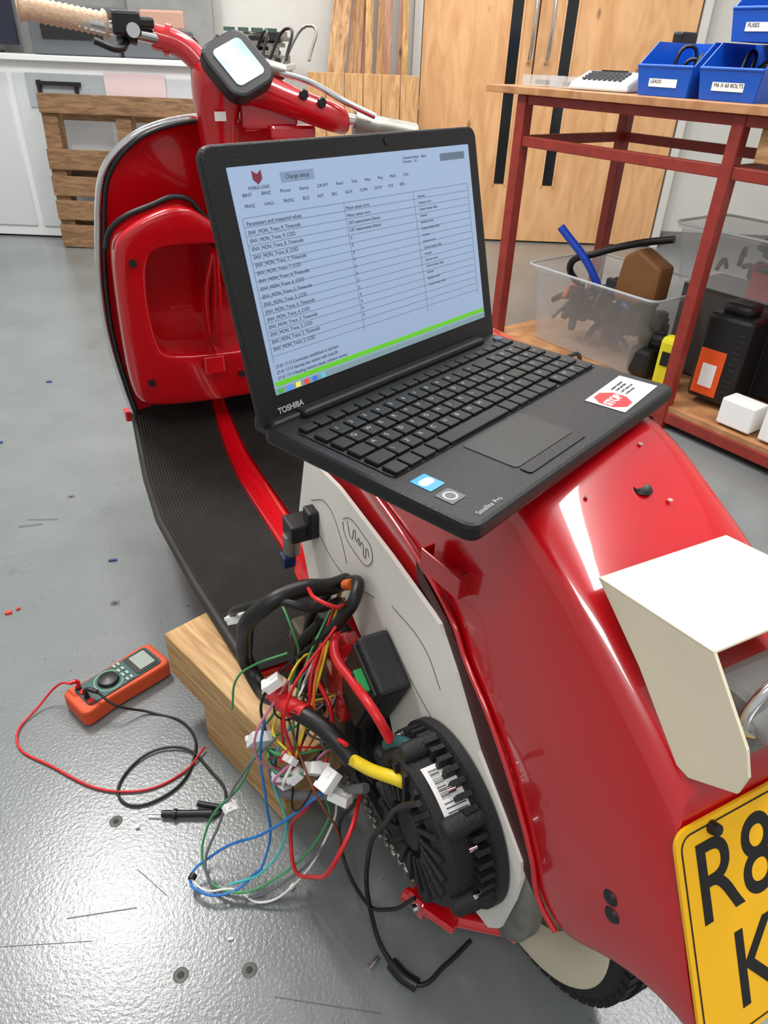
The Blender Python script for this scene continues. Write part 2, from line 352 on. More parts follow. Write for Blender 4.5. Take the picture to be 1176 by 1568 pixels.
lathe('plate_screw',[(0,.008),(.005,.007),(.006,.0),(0,0)],BLK,NP,seg=12,axis='z',center=(.040,-.0095,.003))
# cream tail bracket
lf=[(-.0915,.7346),(-.2078,.751),(-.255,.700),(-.264,.680),(-.262,.660),(-.2253,.6333),(-.213,.634),(-.154,.6885)]
prism('tail_bracket_side',lf,.003,CRM,SC,'xz',.10)
prism('tail_bracket_side_right',lf,.003,CRM,SC,'xz',-.05)
mk('tail_bracket_top',[P(-.0915,-.1015,.7346),P(-.0915,.0515,.7346),P(-.2078,.0515,.751),P(-.2078,-.1015,.751)],[(0,1,2,3)],CRM,SC,solid=.003,bevel=.001)
boxes('tail_light_base',[(-.215,.02,.675,.05,.10,.06)],mat('grey_casting',(120,120,118),.5),SC,bevel=.01)
GLS=mat('clear_lens',(225,230,230),.12,trans=.85)
loft('tail_light_lens',[[P(-.232-d,-.03+.050*k*math.cos(q),.705+.034*k*math.sin(q)) for q in [2*math.pi*i/20 for i in range(20)]] for d,k in((0,1),(.02,1.02),(.04,.95),(.055,.75),(.06,.4))],GLS,SC)
tube('tail_light_trim',[P(-.236,-.03+.052*math.cos(q),.705+.036*math.sin(q)) for q in [2*math.pi*i/16 for i in range(16)]],.004,CHR,SC,cyc=True)
tube('tail_light_bolt',[P(-.262,-.06,.672),P(-.275,-.075,.680)],.006,CHR,SC)
lathe('seat_lock_hole',[(0,.0015),(.006,.0015),(.009,.003),(.011,0)],BLK,SC,seg=20,axis='z',center=P(-.015,.015,.7515))
E=empty('frame_tab',(.08,.147,.632),parent=SC,rot=(0,0,math.radians(8)))
boxes('tab_plate',[(0,0,0,.066,.003,.028),(.032,-.008,0,.003,.018,.028),(-.032,-.008,.0,.003,.018,.028),(0,-.008,-.0125,.066,.018,.003)],RED,E,bevel=.001)
# side template panel
pn=[(.496,.557),(.48,.572),(.363,.582),(.2,.572),(.077,.559),(.035,.52),(-.024,.454),(-.077,.417),(-.12,.384),(-.126,.36),(-.123,.311),(-.112,.234),(-.095,.205),(-.05,.19),(.05,.20),(.15,.25),(.20,.33),(.338,.40),(.40,.345),(.491,.325),(.528,.40),(.528,.446)]
prism('side_panel_template',pn,.006,WHT,SC,'xz',.14)
PEN=mat('pencil',(80,80,82),.7)
def pen(n,pts):tube(n,[(s,.1434,z) for s,z in pts],.0005,PEN,SC)
pen('pencil_line_1',[(.47,.50),(.40,.53),(.356,.505),(.33,.47)]);pen('pencil_line_2',[(.46,.46),(.38,.44),(.30,.45),(.24,.475)])
pen('pencil_line_3',[(.203,.451),(.12,.42),(.05,.40),(-.02,.35),(-.07,.30)]);pen('pencil_line_4',[(.188,.50),(.10,.50),(.06,.47)])
pen('pencil_scribble',[(.33,.545),(.315,.525),(.305,.545),(.30,.53),(.29,.54),(.29,.53),(.28,.54),(.272,.52),(.265,.54),(.258,.53)])
pen('pencil_loop',[(.345,.54),(.32,.555),(.28,.555),(.25,.545),(.26,.515),(.30,.508),(.34,.52),(.345,.535)])
lathe('panel_standoff',[(0,.026),(.006,.026),(.006,.0),(.010,0)],CHR,SC,seg=12,axis='y',center=(.150,.143,.411))
# motor
MO=empty('hub_motor',P(0,-.145,.322),parent=SC)
lathe('motor_flange',[(0,0),(.114,0),(.114,.012),(.106,.016),(.095,.018)],BLKM,MO)
lathe('motor_drum',[(.094,.01),(.094,.055),(.088,.062),(.06,.064),(.055,.058),(.03,.058),(.026,.066),(0,.066)],BLKM,MO)
V=[];fins=[]
for i in range(44):
    a=2*math.pi*i/44;o=len(V)
    for da in(-.03,.03):
        for y in(.016,.034):
            for r in(.09,.110):
                V.append((r*math.cos(a+da),y,r*math.sin(a+da)))
    fins+=[tuple(o+k for k in f) for f in BF]
mk('motor_fins',V,fins,BLKM,MO)
V=[];F=[]
for i in range(20):
    a=2*math.pi*i/20;o=len(V)
    for r,da in((.035,.0),(.083,.12)):
        for sg in(-1,1):
            for y in(.058,.068):
                aa=a+da;V.append((r*math.cos(aa)-sg*.003*math.sin(aa),y,r*math.sin(aa)+sg*.003*math.cos(aa)))
    F+=[tuple(o+k for k in f) for f in BF]
mk('motor_vanes',V,F,BLKM,MO)
def cyl_patch(name,a0,a1,y0,y1,r,m,n=8):
    loft(name,[[(r*math.cos(math.radians(a0+(a1-a0)*k/n)),y,r*math.sin(math.radians(a0+(a1-a0)*k/n))) for y in(y0,y1)] for k in range(n+1)],m,MO,closed=False,cap=False)
cyl_patch('motor_label',86,126,.014,.052,.0953,LABW,16)
a=90
while a<112:
    wd=random.choice((.25,.4,.6));cyl_patch('motor_barcode_%d'%int(a*10),a,a+wd,.034,.046,.0957,INK,1);a+=wd+random.choice((.5,.7,.9))
for i in range(4):cyl_patch('motor_print_%d'%i,92+i*2.2,92.6+i*2.2,.018,.030,.0957,PEN,1)
for i in range(3):cyl_patch('motor_note_%d'%i,114+i*3,114.8+i*3,.020,.046,.0957,PEN,1)
for i in range(10):
    a=2*math.pi*i/10
    lathe('motor_bolt_%d'%i,[(0,.040),(.004,.040),(.004,.030),(0,.030)],CHR,MO,seg=10,axis='y',center=(.103*math.cos(a),0,.103*math.sin(a)))
for i in range(6):
    a=2*math.pi*(i+.15)/6
    lathe('motor_boss_%d'%i,[(0,.060),(.010,.060),(.013,.054),(.013,.012),(0,.012)],BLKM,MO,seg=16,axis='y',center=(.098*math.cos(a),0,.098*math.sin(a)))
# swing arm red brackets
tube('swing_arm',[P(.02,-.19,.125),P(-.02,-.175,.14),P(-.06,-.14,.155),P(-.10,-.095,.165)],.011,RED,SC)
boxes('swing_arm_plate',[(-.03,.16,.155,.05,.05,.012,.5),(-.005,.185,.145,.03,.02,.035,.3),(-.085,.105,.172,.05,.03,.02,.4)],RED,SC,bevel=.004)
tube('swing_arm_bolt',[P(-.01,-.20,.15),P(-.01,-.165,.15)],.007,CHR,SC)
boxes('engine_case',[(.12,.05,.27,.30,.13,.16),(.30,.03,.33,.2,.12,.12)],BLKM,SC,bevel=.02)
lathe('brake_backplate',[(0,.012),(.06,.012),(.098,.006),(.108,-.004),(.108,-.02),(0,-.02)],ALU,SC,center=(-.02,.112,.225),seg=48)
CH=[(.24,.18,.075),(.171,.18,.10),(.124,.18,.092),(.06,.18,.118),(.007,.18,.140)]
V=[]
for (a,b) in zip(CH,CH[1:]):
    for k in range(6):
        f=k/6;V.append((a[0]+(b[0]-a[0])*f,a[1]+(k%2)*.004,a[2]+(b[2]-a[2])*f+.03,.011,.009,.012))
boxes('drive_chain',V,ALU,SC,bevel=.003)
boxes('motor_mount_bars',[(.15,.16,.13,.24,.02,.025),(.12,.165,.20,.18,.02,.03),(.22,.16,.19,.03,.02,.16)],BLKM,SC,bevel=.004)
boxes('battery_tray',[(.30,.08,.16,.26,.16,.10)],BLKM,SC,bevel=.008)
boxes('cable_tray',[(.33,.165,.30,.13,.04,.14),(.27,.175,.22,.10,.03,.10)],BLKM,SC,bevel=.01)
boxes('stand_spring_mount',[(.40,.19,.285,.05,.03,.05),(.42,.19,.25,.03,.03,.05)],mat('rusty_steel',(96,84,72),.6,metal=.5,noise=.5,nscale=40),SC,bevel=.006)
E=empty('motor_controller',(.188,.168,.372),parent=SC,rot=(0,math.radians(-25),0))
boxes('controller_case',[(0,0,0,.085,.046,.15)],BLKM,E,bevel=.006)
boxes('controller_lid',[(0,.025,0,.075,.006,.135)],BLK,E,bevel=.002)
boxes('terminal_block',[(-.01,.032,.052,.032,.014,.016)],mat('terminal_green',(40,150,80),.4),E,bevel=.001)
boxes('terminal_ways',[(-.022+.008*i,.040,.052,.004,.002,.009) for i in range(4)],BLK,E)
boxes('red_module',[(.255,.175,.32,.06,.05,.13)],RED,SC,bevel=.008)
boxes('relay_block',[(.467,.165,.455,.045,.045,.032),(.452,.15,.47,.03,.02,.05)],BLK,SC,bevel=.004)
lathe('relay_can',[(0,-.020),(.014,-.020),(.014,.016),(0,.016)],ALU,SC,seg=20,axis='z',center=(.472,.178,.425))
boxes('relay_socket',[(.474,.185,.392,.024,.022,.022)],mat('dark_blue',(24,40,80),.4),SC,bevel=.003)
# ---- wiring
def wire(n,pts,r,m):return tube(n,[(a/1000,b/1000,c/1000) for a,b,c in pts],r,m,SC)
WR=mat('wire_red',(205,24,32),.4);WK=mat('wire_black',(18,18,18),.45);WG=mat('wire_green',(70,150,90),.45);WB_=mat('wire_blue',(40,120,200),.45);WW=mat('wire_white',(225,225,220),.45);WGY=mat('wire_grey',(110,112,115),.5);WBR=mat('wire_brown',(110,62,40),.5);WY=mat('wire_yellow',(236,206,36),.45);WO=mat('wire_orange',(225,110,40),.45);WP=mat('wire_pink',(190,120,150),.5)
wire('harness_main',[(316,150,449),(300,185,462),(298,230,474),(298,280,462),(352,300,354),(363,290,275),(223,280,342),(155,250,347),(115,232,326)],.0125,WK)
wire('harness_red_sleeve',[(262,285,328),(223,280,342),(190,265,350)],.0140,WR)
wire('harness_white_tape',[(282,285,315),(268,285,324)],.0142,WW)
wire('harness_yellow_sleeve',[(122,234,324),(88,228,343),(62,225,362),(30,211,378),(22,200,372)],.0082,WY)
wire('motor_lead',[(81,200,378),(60,190,400),(35,185,405),(20,180,390)],.008,mat('wire_teal',(30,80,84),.45))
wire('aux_cable',[(429,300,346),(338,300,435),(288,260,470),(269,220,458),(290,175,440),(330,160,398)],.006,WK)
wire('harness_branch',[(316,150,449),(240,170,489),(249,190,442),(273,200,396),(300,200,325)],.009,WK)
wire('harness_branch_2',[(300,200,400),(320,230,330),(280,220,260),(210,200,230),(120,190,250)],.008,WK)
wire('harness_branch_3',[(330,170,430),(350,200,350),(310,210,290),(240,215,240)],.007,WK)
wire('power_red_thick',[(262,188,424),(221,210,414),(161,210,415),(95,210,423),(72,200,395)],.0065,WR)
wire('power_red_2',[(442,180,404),(360,210,450),(292,220,478),(222,220,503),(245,185,470)],.0028,WR)
wire('power_red_3',[(273,200,396),(263,220,341),(215,220,314),(193,220,248),(168,200,243)],.0035,WR)
wire('power_red_4',[(268,210,391),(237,240,361),(202,250,322),(114,240,361)],.003,WR)
wire('red_loop',[(181,240,257),(158,270,223),(186,300,66),(93,300,137),(50,270,261),(110,220,254)],.0030,WR)
wire('grey_conduit',[(252,300,222),(232,300,161),(200,290,180),(158,270,218),(95,220,285)],.007,WGY)
wire('brown_wire',[(249,280,342),(202,280,297),(131,280,271),(90,260,197),(89,280,141),(150,295,40)],.0018,WBR)
wire('yellow_wire',[(313,200,327),(275,240,365),(248,270,358),(262,280,245)],.0018,WY)
wire('green_wire_2',[(347,250,441),(281,250,426),(289,240,352),(289,280,259),(259,310,271)],.0018,WG)
wire('green_wire_3',[(352,330,226),(341,320,298),(322,300,334),(303,250,357)],.0018,WG)
wire('black_sheath',[(-46,230,444),(-10,232,390),(20,230,318),(60,230,204),(46,230,62),(1,222,10),(-46,200,10),(-41,155,10),(-28,102,10)],.0035,WK)
wire('inline_plug',[(-5,221,10),(-28,214,11),(-46,202,10)],.0095,BLK)
wire('black_sheath_2',[(124,220,221),(158,230,76),(97,230,47),(6,220,136),(-15,200,184)],.0028,WK)
wire('orange_terminal',[(285,165,470),(262,165,488)],.008,WO)
cols=[WR,WK,WG,WBR,WW,WP,WO,WK,WR,WK,WY,WGY]
nodes=[(316,155,449),(249,190,442),(273,200,396),(300,210,330),(215,230,330),(193,225,260),(157,255,269),(213,280,200),(277,300,230),(191,285,266),(240,200,310),(246,270,364)]
for i in range(30):
    a,b=random.sample(nodes,2)
    mid=((a[0]+b[0])/2+random.uniform(-35,35),(a[1]+b[1])/2+random.uniform(10,60),(a[2]+b[2])/2-random.uniform(-20,70))
    wire('loose_wire_%d'%i,[a,mid,b],random.choice((.0014,.0018,.0022)),cols[i%12])
WL=empty('loose_wiring_loops')
def ww(n,p,r,m):tube(n,p,r,m,WL)
ww('green_loop',[(-.115,.70,.26),(-.173,.698,.21),(-.202,.676,.15),(-.26,.66,.06),(-.261,.619,.02),(-.2135,.579,.02),(-.135,.597,.04),(-.068,.633,.12),(-.07,.62,.22)],.0020,WG)
ww('blue_wire',[(-.155,.663,.316),(-.165,.66,.24),(-.159,.644,.15),(-.158,.637,.06),(-.168,.6115,.03)],.0020,WB_)
ww('blue_loop',[(-.168,.6115,.03),(-.213,.577,.02),(-.258,.578,.02),(-.276,.597,.02),(-.246,.624,.04),(-.158,.615,.12),(-.07,.59,.255)],.0022,WB_)
ww('white_loop',[(-.276,.597,.022),(-.25,.580,.02),(-.207,.583,.02),(-.163,.57,.01),(-.109,.588,.04),(-.06,.63,.12),(-.05,.62,.2)],.0018,WW)
ww('grey_loop',[(-.14,.66,.28),(-.19,.665,.2),(-.235,.65,.09),(-.25,.60,.02),(-.19,.575,.012),(-.12,.60,.03),(-.07,.61,.10)],.0022,WGY)
ww('teal_loop',[(-.12,.67,.3),(-.15,.66,.2),(-.13,.63,.10),(-.165,.60,.04),(-.215,.590,.02)],.0018,mat('wire_cyan',(70,190,190),.45))
ww('loop_tape',[(-.272,.602,.022),(-.274,.594,.022)],.006,WK)
def conn(i,x,y,z,L,W,H,rot,par=None):
    E=empty('wire_connector_%d'%i,(x,y,z),parent=par or SC,rot=rot)
    boxes('housing',[(0,0,0,L,W,H),(L*.42,0,H*.35,L*.25,W*1.1,H*.5),(-L*.2,0,H*.55,L*.3,W*.3,H*.15)],LABW,E,bevel=.0015)
    boxes('pins',[(L*.5,-W*.3+W*.2*k,0,.003,W*.12,H*.3) for k in range(4)],BLK,E)
for i,c in enumerate([(.387,.300,.375,.026,.02,.012,(.3,.5,.8)),(.270,.312,.235,.040,.030,.016,(.5,1.0,.3)),(.246,.292,.368,.026,.018,.014,(.2,.6,1.4)),(.191,.292,.270,.022,.014,.01,(1,.3,.4)),(.213,.296,.200,.030,.022,.014,(.4,.2,.3)),(.157,.265,.275,.034,.026,.016,(.6,.9,.2)),(.122,.262,.292,.030,.022,.014,(.3,.5,2.0)),(.112,.250,.262,.03,.018,.014,(.4,.1,.6)),(.18,.288,.245,.022,.016,.012,(.2,.8,1.3))]):
    conn(i,*c)
conn(20,-.217,.65,.125,.020,.014,.010,(.3,.4,.8),WL)
# ================= LAPTOP =================
LP=empty('laptop',(-.114,.583,.807),math.radians(50.07))
LBK=mat('laptop_black',(16,16,18),.45,spec=.4,bump=.1,bscale=400)
prism('base',rrect(.38,.242,.012,cx=.19,cy=-.116),.016,LBK,LP,'xy',-.008,bevel=.004)
boxes('rubber_feet',[(.04,-.02,-.018,.03,.02,.006),(.34,-.02,-.018,.03,.02,.006),(.18,-.15,-.0185,.10,.02,.006),(.18,-.05,-.0185,.10,.02,.006)],BLK,LP)
boxes('hinge_cover',[(.19,-.006,.002,.30,.016,.010)],LBK,LP,bevel=.004)
boxes('hinge_left',[(.03,.006,-.004,.05,.03,.016)],LBK,LP,bevel=.004)
prism('keyboard_well',rrect(.356,.118,.006,cx=.192,cy=-.088),.001,mat('key_well',(9,9,10),.5),LP,'xy',.0005)
KEY=mat('key_black',(15,15,17),.5,spec=.4)
KL=mat('key_legend',(165,165,165),.6)
keys=[];leg=[]
rowsK=["` 1 2 3 4 5 6 7 8 9 0 - = <","> Q W E R T Y U I O P [ ] #","^ A S D F G H J K L ; ' # @","S \\ Z X C V B N M , . / ^ >","C Fn W A _ _ _ _ _ G C < v"]
for r in range(6):
    y=-.036-r*.0203 + (0.0 if r else .003);h=.0165 if r else .011
    x=.0175
    if r==0:
        for k in range(19):
            keys.append((.0255+k*.0184,y,.0025,.0162,h,.004))
        continue
    pitch=.0188
    xs=.0175+[0,0,.004,.008,-.004][r-1]
    lab=rowsK[r-1].split()
    if r<5:
        keys.append((.0175+(xs-.0175+.0165)/2,y,.0025,xs-.0175+.0165,h,.004));x=xs+pitch
        for q in range(12):
            keys.append((x+.008,y,.0025,.0162,h,.004));leg.append((x+.003,y,lab[min(q+1,len(lab)-1)]));x+=pitch
        keys.append(((x+.287)/2,y,.0025,.287-x,h,.004))
    else:
        for wd in(.0165,.0165,.0165,.0165,.095,.0165,.0165,.0165,.0165,.0165):
            if x+wd<.288:keys.append((x+wd/2,y,.0025,wd,h,.004))
            x+=wd+.0024
    for q in range(4):
        keys.append((.2985+q*.0188,y,.0025,.0162,h,.004));leg.append((.2945+q*.0188,y,"789-456+123.0.=/"[(r-1)%4*4+q]))
boxes('keys',keys,KEY,LP,bevel=.0012)
for i,(x,y,c) in enumerate(leg):
    text('key_legend_%d'%i,c,.0068,(x,y,.0046),(0,0,0),KL,LP,ext=.0001)
prism('touchpad',rrect(.098,.056,.004,cx=.150,cy=-.181),.0006,mat('touchpad_black',(13,13,14),.35,spec=.4),LP,'xy',.0004)
frame2('touchpad_edge',.1,.058,.005,.0008,mat('edge_dark',(6,6,6),.4),LP,.150,-.181,.0009)
prism('touchpad_buttons',rrect(.098,.012,.003,cx=.150,cy=-.2175),.001,LBK,LP,'xy',.0006)
lathe('power_button',[(0,.003),(.006,.003),(.007,0)],mat('power_blue',(70,80,110),.3),LP,seg=20,axis='z',center=(.362,-.018,0))
ST=empty('stop_sticker',(.318,-.203,.0006),math.radians(3),parent=LP)
prism('sticker_card',rrect(.090,.043,.001),.0003,LABW,ST,'xy')
prism('stop_octagon',[(-.024+.019*math.cos(math.radians(22.5+45*i)),.0195*math.sin(math.radians(22.5+45*i))) for i in range(8)],.0003,mat('stop_red',(196,30,36),.5),ST,'xy',.0003)
text('stop_text','STOP',.0135,(-.0405,-.005,.0006),(0,0,0),LABW,ST,bold=.0004,sx=.95)
text('stop_notes','support helpdesk\n12345 678 9012\nCall IT before use\nof this device',.0042,(0,.011,.0004),(0,0,0),INK,ST,space=1.3)
prism('processor_sticker',rrect(.019,.022,.001,cx=.028,cy=-.170),.0003,mat('sticker_blue',(30,140,200),.3),LP,'xy',.0004)
prism('processor_sticker_band',rrect(.015,.009,.004,cx=.028,cy=-.169),.0003,LABW,LP,'xy',.0006)
prism('spec_sticker',rrect(.018,.018,.001,cx=.0245,cy=-.196),.0003,mat('sticker_grey',(60,62,64),.3),LP,'xy',.0004)
frame2('spec_sticker_ring',.013,.013,.0065,.002,KL,LP,.0245,-.196,.0007)
text('model_text','Satellite Pro',.0068,(.018,-.2285,.0003),(0,0,0),KL,LP)
LD=empty('lid',(0,0,.0),parent=LP,rot=(math.radians(-14.4),0,0))
prism('lid_shell',rrect(.38,.242,.012,cx=.19,cy=.113),.009,LBK,LD,'xz',.0045,bevel=.002)
SCR=mat('lcd_screen',(138,158,186),.4,emit=.36)
prism('screen',rrect(.340,.192,.001,cx=.192,cy=.120),.001,SCR,LD,'xz',-.0003)
TXT=mat('screen_text',(50,60,78),.6,emit=.08)
RX=(math.radians(90),0,0)
def T(n,b,s,x,z,m=TXT,**k):return text(n,b,s,(x,-.0010,z),RX,m,LD,ext=.00002,**k)
T('screen_rows',"\n".join("ENV_MON_Trace_%d_%s"%(9-i//2,"COD" if i%2 else "Timecode") for i in range(16)),.0046,.030,.163,space=1.45)
T('screen_title','Parameters and measured values',.0048,.030,.170)
T('screen_mid',"\n".join(["Motor sensor error"]*2+["CRT measurement (Status)"]*2+["0"]*12),.0042,.152,.170,space=1.6)
T('screen_right',"\n".join(["Inverter","Inverter error","Control status value"]*5),.0038,.262,.170,space=1.7)
for j in range(2):
    T('screen_menu_%d'%j,"        ".join(("BINT BINZ Pinout Status CRYPT Aux1 Test Misc Plot FRA1 CAL" if j==0 else "FRAZ HALL PROG BCS INT SEC AUX CON DCM SYS RES").split()),.0038,.032,.1925-.0085*j,sx=1.25)
boxes('screen_button_box',[(.098,-.0011,.2045,.040,.0001,.008)],mat('ui_button',(112,132,160),.5,emit=.3),LD)
text('screen_button','Change setup',.0052,(.083,-.00125,.2028),RX,TXT,LD,ext=.00002)
T('screen_header',"Connected device    Status\nFirmware    v2.1",.0036,.245,.208)
boxes('screen_header_box',[(.330,-.0011,.206,.044,.0001,.007)],mat('ui_header',(90,105,125),.5,emit=.2),LD)
T('screen_brand','MOBILE LOGIC',.0036,.040,.1975)
prism('screen_logo',[(.047,.212),(.052,.209),(.057,.212),(.057,.205),(.052,.201),(.047,.205)],.0003,mat('logo_red',(120,40,60),.5),LD,'xz',-.0010)
T('screen_footer',"27-01 17:12 Connection established to interface\n27-01 17:13 Starting data session with node 04\n27-01 17:13 Reading memory values, software version",.0042,.028,.0475,space=1.25)
GRN=mat('progress_green',(95,185,40),.5,emit=.3)
boxes('progress_bar',[(.192,-.0010,.0335,.336,.0002,.0045)],GRN,LD)
boxes('taskbar',[(.192,-.0010,.0268,.340,.0002,.0058)],mat('taskbar',(120,145,155),.5,emit=.25),LD)
for i,c in enumerate([(60,150,60),(70,130,220),(230,200,80),(200,60,60),(40,100,200),(80,170,190)]):
    boxes('taskbar_icon_%d'%i,[(.028+i*.011,-.0012,.0268,.006,.0002,.0046)],mat('icon%d'%i,c,.5,emit=.5),LD)
LG=mat('screen_line',(92,108,130),.6,emit=.12)
lines=[(.19,-.0011,.1765-.00735*i,.325,.0001,.00025) for i in range(17)]+[(.150,-.0011,.115,.0003,.0001,.123),(.255,-.0011,.115,.0003,.0001,.123),(.027,-.0011,.115,.0003,.0001,.123),(.353,-.0011,.115,.0003,.0001,.123)]
boxes('screen_grid',lines,LG,LD)
text('brand_text','TOSHIBA',.0078,(.020,-.0006,.0065),RX,KL,LD,bold=.0002)
lathe('webcam',[(0,-.001),(.004,-.001),(.0045,.001)],mat('lens',(5,5,8),.1),LD,seg=16,axis='y',center=(.225,0,.2265))
tube('laptop_power_cable',[(.382,-.10,-.006),(.42,-.10,-.012),(.445,-.09,-.05),(.46,-.06,-.16),(.50,0,-.32),(.60,.10,-.60),(.62,.2,-.80)],.0028,WK,LP)
# ================= TIMBER BLOCKS =================
ang=math.atan2(-.702,.712)
WBk=empty('timber_blocks',(-.393,.946,0),ang)
boxes('block_upper',[(.19,.05,.150,.38,.098,.098)],PINE,WBk,bevel=.003)
boxes('block_lower',[(.225,.052,.050,.24,.095,.098)],PINE,WBk,bevel=.003)
# ================= MULTIMETER =================
MM=empty('multimeter',(-.518,.985,0),math.radians(50.2))
ORG=mat('orange_rubber',(210,78,34),.55);DG=mat('meter_green',(44,80,76),.5)
prism('holster',[(-.095,-.035),(-.085,-.042),(-.03,-.037),(.06,-.041),(.09,-.041),(.098,-.033),(.098,.033),(.09,.041),(.06,.041),(-.03,.037),(-.085,.042),(-.095,.035)],.038,ORG,MM,'xy',.022,bevel=.006)
prism('meter_face',rrect(.160,.062,.008,cx=.004),.004,DG,MM,'xy',.042,bevel=.001)
prism('meter_lcd_frame',rrect(.050,.056,.006,cx=.055),.003,BLK,MM,'xy',.044)
prism('meter_lcd',rrect(.034,.044,.002,cx=.057),.002,mat('lcd_grey',(150,160,150),.2),MM,'xy',.0455)
lathe('meter_dial',[(0,.010),(.006,.010),(.018,.007),(.021,0)],BLK,MM,seg=32,axis='z',center=(-.018,0,.044))
frame2('meter_dial_ring',.056,.056,.028,.002,mat('dial_ring',(120,170,140),.5),MM,-.018,0,.0443)
BT=mat('meter_button',(150,170,160),.5)
boxes('meter_buttons',[(.018-.009*(i//4),-.024+.016*(i%4),.0455,.005,.009,.002) for i in range(8)],BT,MM)
for i,c in enumerate([RED,BLK,RED,BLK]):
    lathe('meter_jack_%d'%i,[(0,.004),(.006,.004),(.006,0)],c,MM,seg=16,axis='z',center=(-.068,-.024+.016*i,.044))
tube('meter_jack_plug_red',[(-.068,.024,.045),(-.068,.024,.062),(-.080,.026,.066)],.0045,RED,MM)
tube('meter_jack_plug_black',[(-.068,-.008,.045),(-.068,-.008,.062),(-.055,-.030,.064)],.0045,BLK,MM)
TL=empty('meter_test_leads')
tube('lead_red',[(-.587,.940,.064),(-.62,.955,.045),(-.655,.93,.012),(-.67,.86,.004),(-.58,.80,.004),(-.42,.755,.004),(-.34,.80,.004),(-.315,.85,.01)],.0022,WR,TL)
tube('lead_black',[(-.532,.925,.062),(-.50,.915,.04),(-.44,.93,.004),(-.36,.90,.004),(-.33,.83,.004),(-.36,.75,.004),(-.43,.735,.004),(-.44,.80,.004),(-.37,.85,.006),(-.29,.80,.004),(-.255,.75,.004),(-.265,.715,.004),(-.29,.713,.006)],.0024,WK,TL)
tube('probe_body',[(-.355,.712,.008),(-.27,.716,.010)],.006,BLK,TL,straight=True)
tube('probe_guard',[(-.335,.712,.009),(-.330,.712,.009)],.009,BLK,TL,straight=True)
tube('probe_tip',[(-.38,.711,.008),(-.35,.712,.008)],.0015,CHR,TL,straight=True)
tube('second_probe',[(-.30,.735,.007),(-.25,.728,.007)],.005,BLK,TL,straight=True)
# floor debris
FD=empty('floor_debris')
boxes('red_bits',[(-.845,1.2,.003,.014,.008,.005,.4),(-.83,1.215,.003,.008,.006,.004,1),(-.86,.98,.002,.01,.004,.003,.2)],mat('debris_red',(210,60,50),.6),FD)
boxes('blue_bits',[(-.68,1.41,.003,.02,.006,.004,.3),(-1.25,2.0,.003,.02,.01,.004,1),(-1.30,2.5,.003,.02,.01,.004,.4)],mat('debris_blue',(50,80,130),.6),FD)
boxes('white_bits',[(-.39,.69,.003,.006,.005,.004,.4),(-.12,.60,.003,.008,.006,.004,1),(-.2,.52,.002,.008,.003,.003,.2)],LABW,FD)
ANC=mat('anchor_metal',(108,108,104),.55,noise=.4,nscale=60);ANH=mat('anchor_hole',(60,58,56),.8)
for i,(x,y) in enumerate([(-.26,.47),(-.43,.70),(-.165,.48),(-.62,1.25),(-.9,1.7)]):
    lathe('floor_anchor_%d'%i,[(.005,.0002),(.009,.0012),(.011,.0002)],ANC,FD,seg=20,axis='z',center=(x,y,0))
    lathe('floor_anchor_hole_%d'%i,[(0,.0006),(.0045,.0005),(.005,.0001)],ANH,FD,seg=14,axis='z',center=(x,y,0))
tube('steel_bolt',[(.005,.488,.005),(.018,.502,.005)],.004,CHR,FD,straight=True)
SM=mat('scuff_dark',(92,95,96),.5)
boxes('scuff_marks',[(-.95,1.55,.0004,.06,.01,.0003,.3),(-.93,1.58,.0004,.08,.006,.0003,.1),(-.40,.55,.0004,.10,.0018,.0003,.2),(-.34,.60,.0004,.07,.0012,.0003,-.6),(-.5,.5,.0004,.2,.001,.0003,.1),(-.05,.44,.0004,.15,.0015,.0003,-.1)],SM,FD)
# ================= WORKSHOP BENCH =================
BA=math.atan2(-.806,.592)
WBn=empty('workbench',(.437,3.05,0),BA)
boxes('bench_top',[(.85,.33,1.000,2.0,.72,.024)],PLYT,WBn,bevel=.002)
fr=[(.02,.02,.493,.045,.045,.986),(.90,.02,.493,.040,.040,.986),(1.75,.02,.493,.045,.045,.986),(.02,.62,.493,.045,.045,.986),(.90,.62,.493,.045,.045,.986),(1.75,.62,.493,.045,.045,.986),
(.88,.02,.835,1.75,.03,.035),(.88,.62,.835,1.75,.03,.035),(.88,.02,.971,1.75,.03,.03),(.02,.32,.835,.03,.6,.035),(.88,.02,.045,1.75,.03,.04),(.88,.62,.045,1.75,.03,.04),(.90,.32,.835,.03,.6,.035)]
boxes('bench_frame',fr,REDF,WBn,bevel=.003)
boxes('bench_lower_shelf',[(.88,.32,.075,1.80,.62,.018)],PLYT,WBn)
boxes('bench_packer',[(1.08,.10,.91,.25,.12,.09)],PINE,WBn,bevel=.003)
TZ=1.012
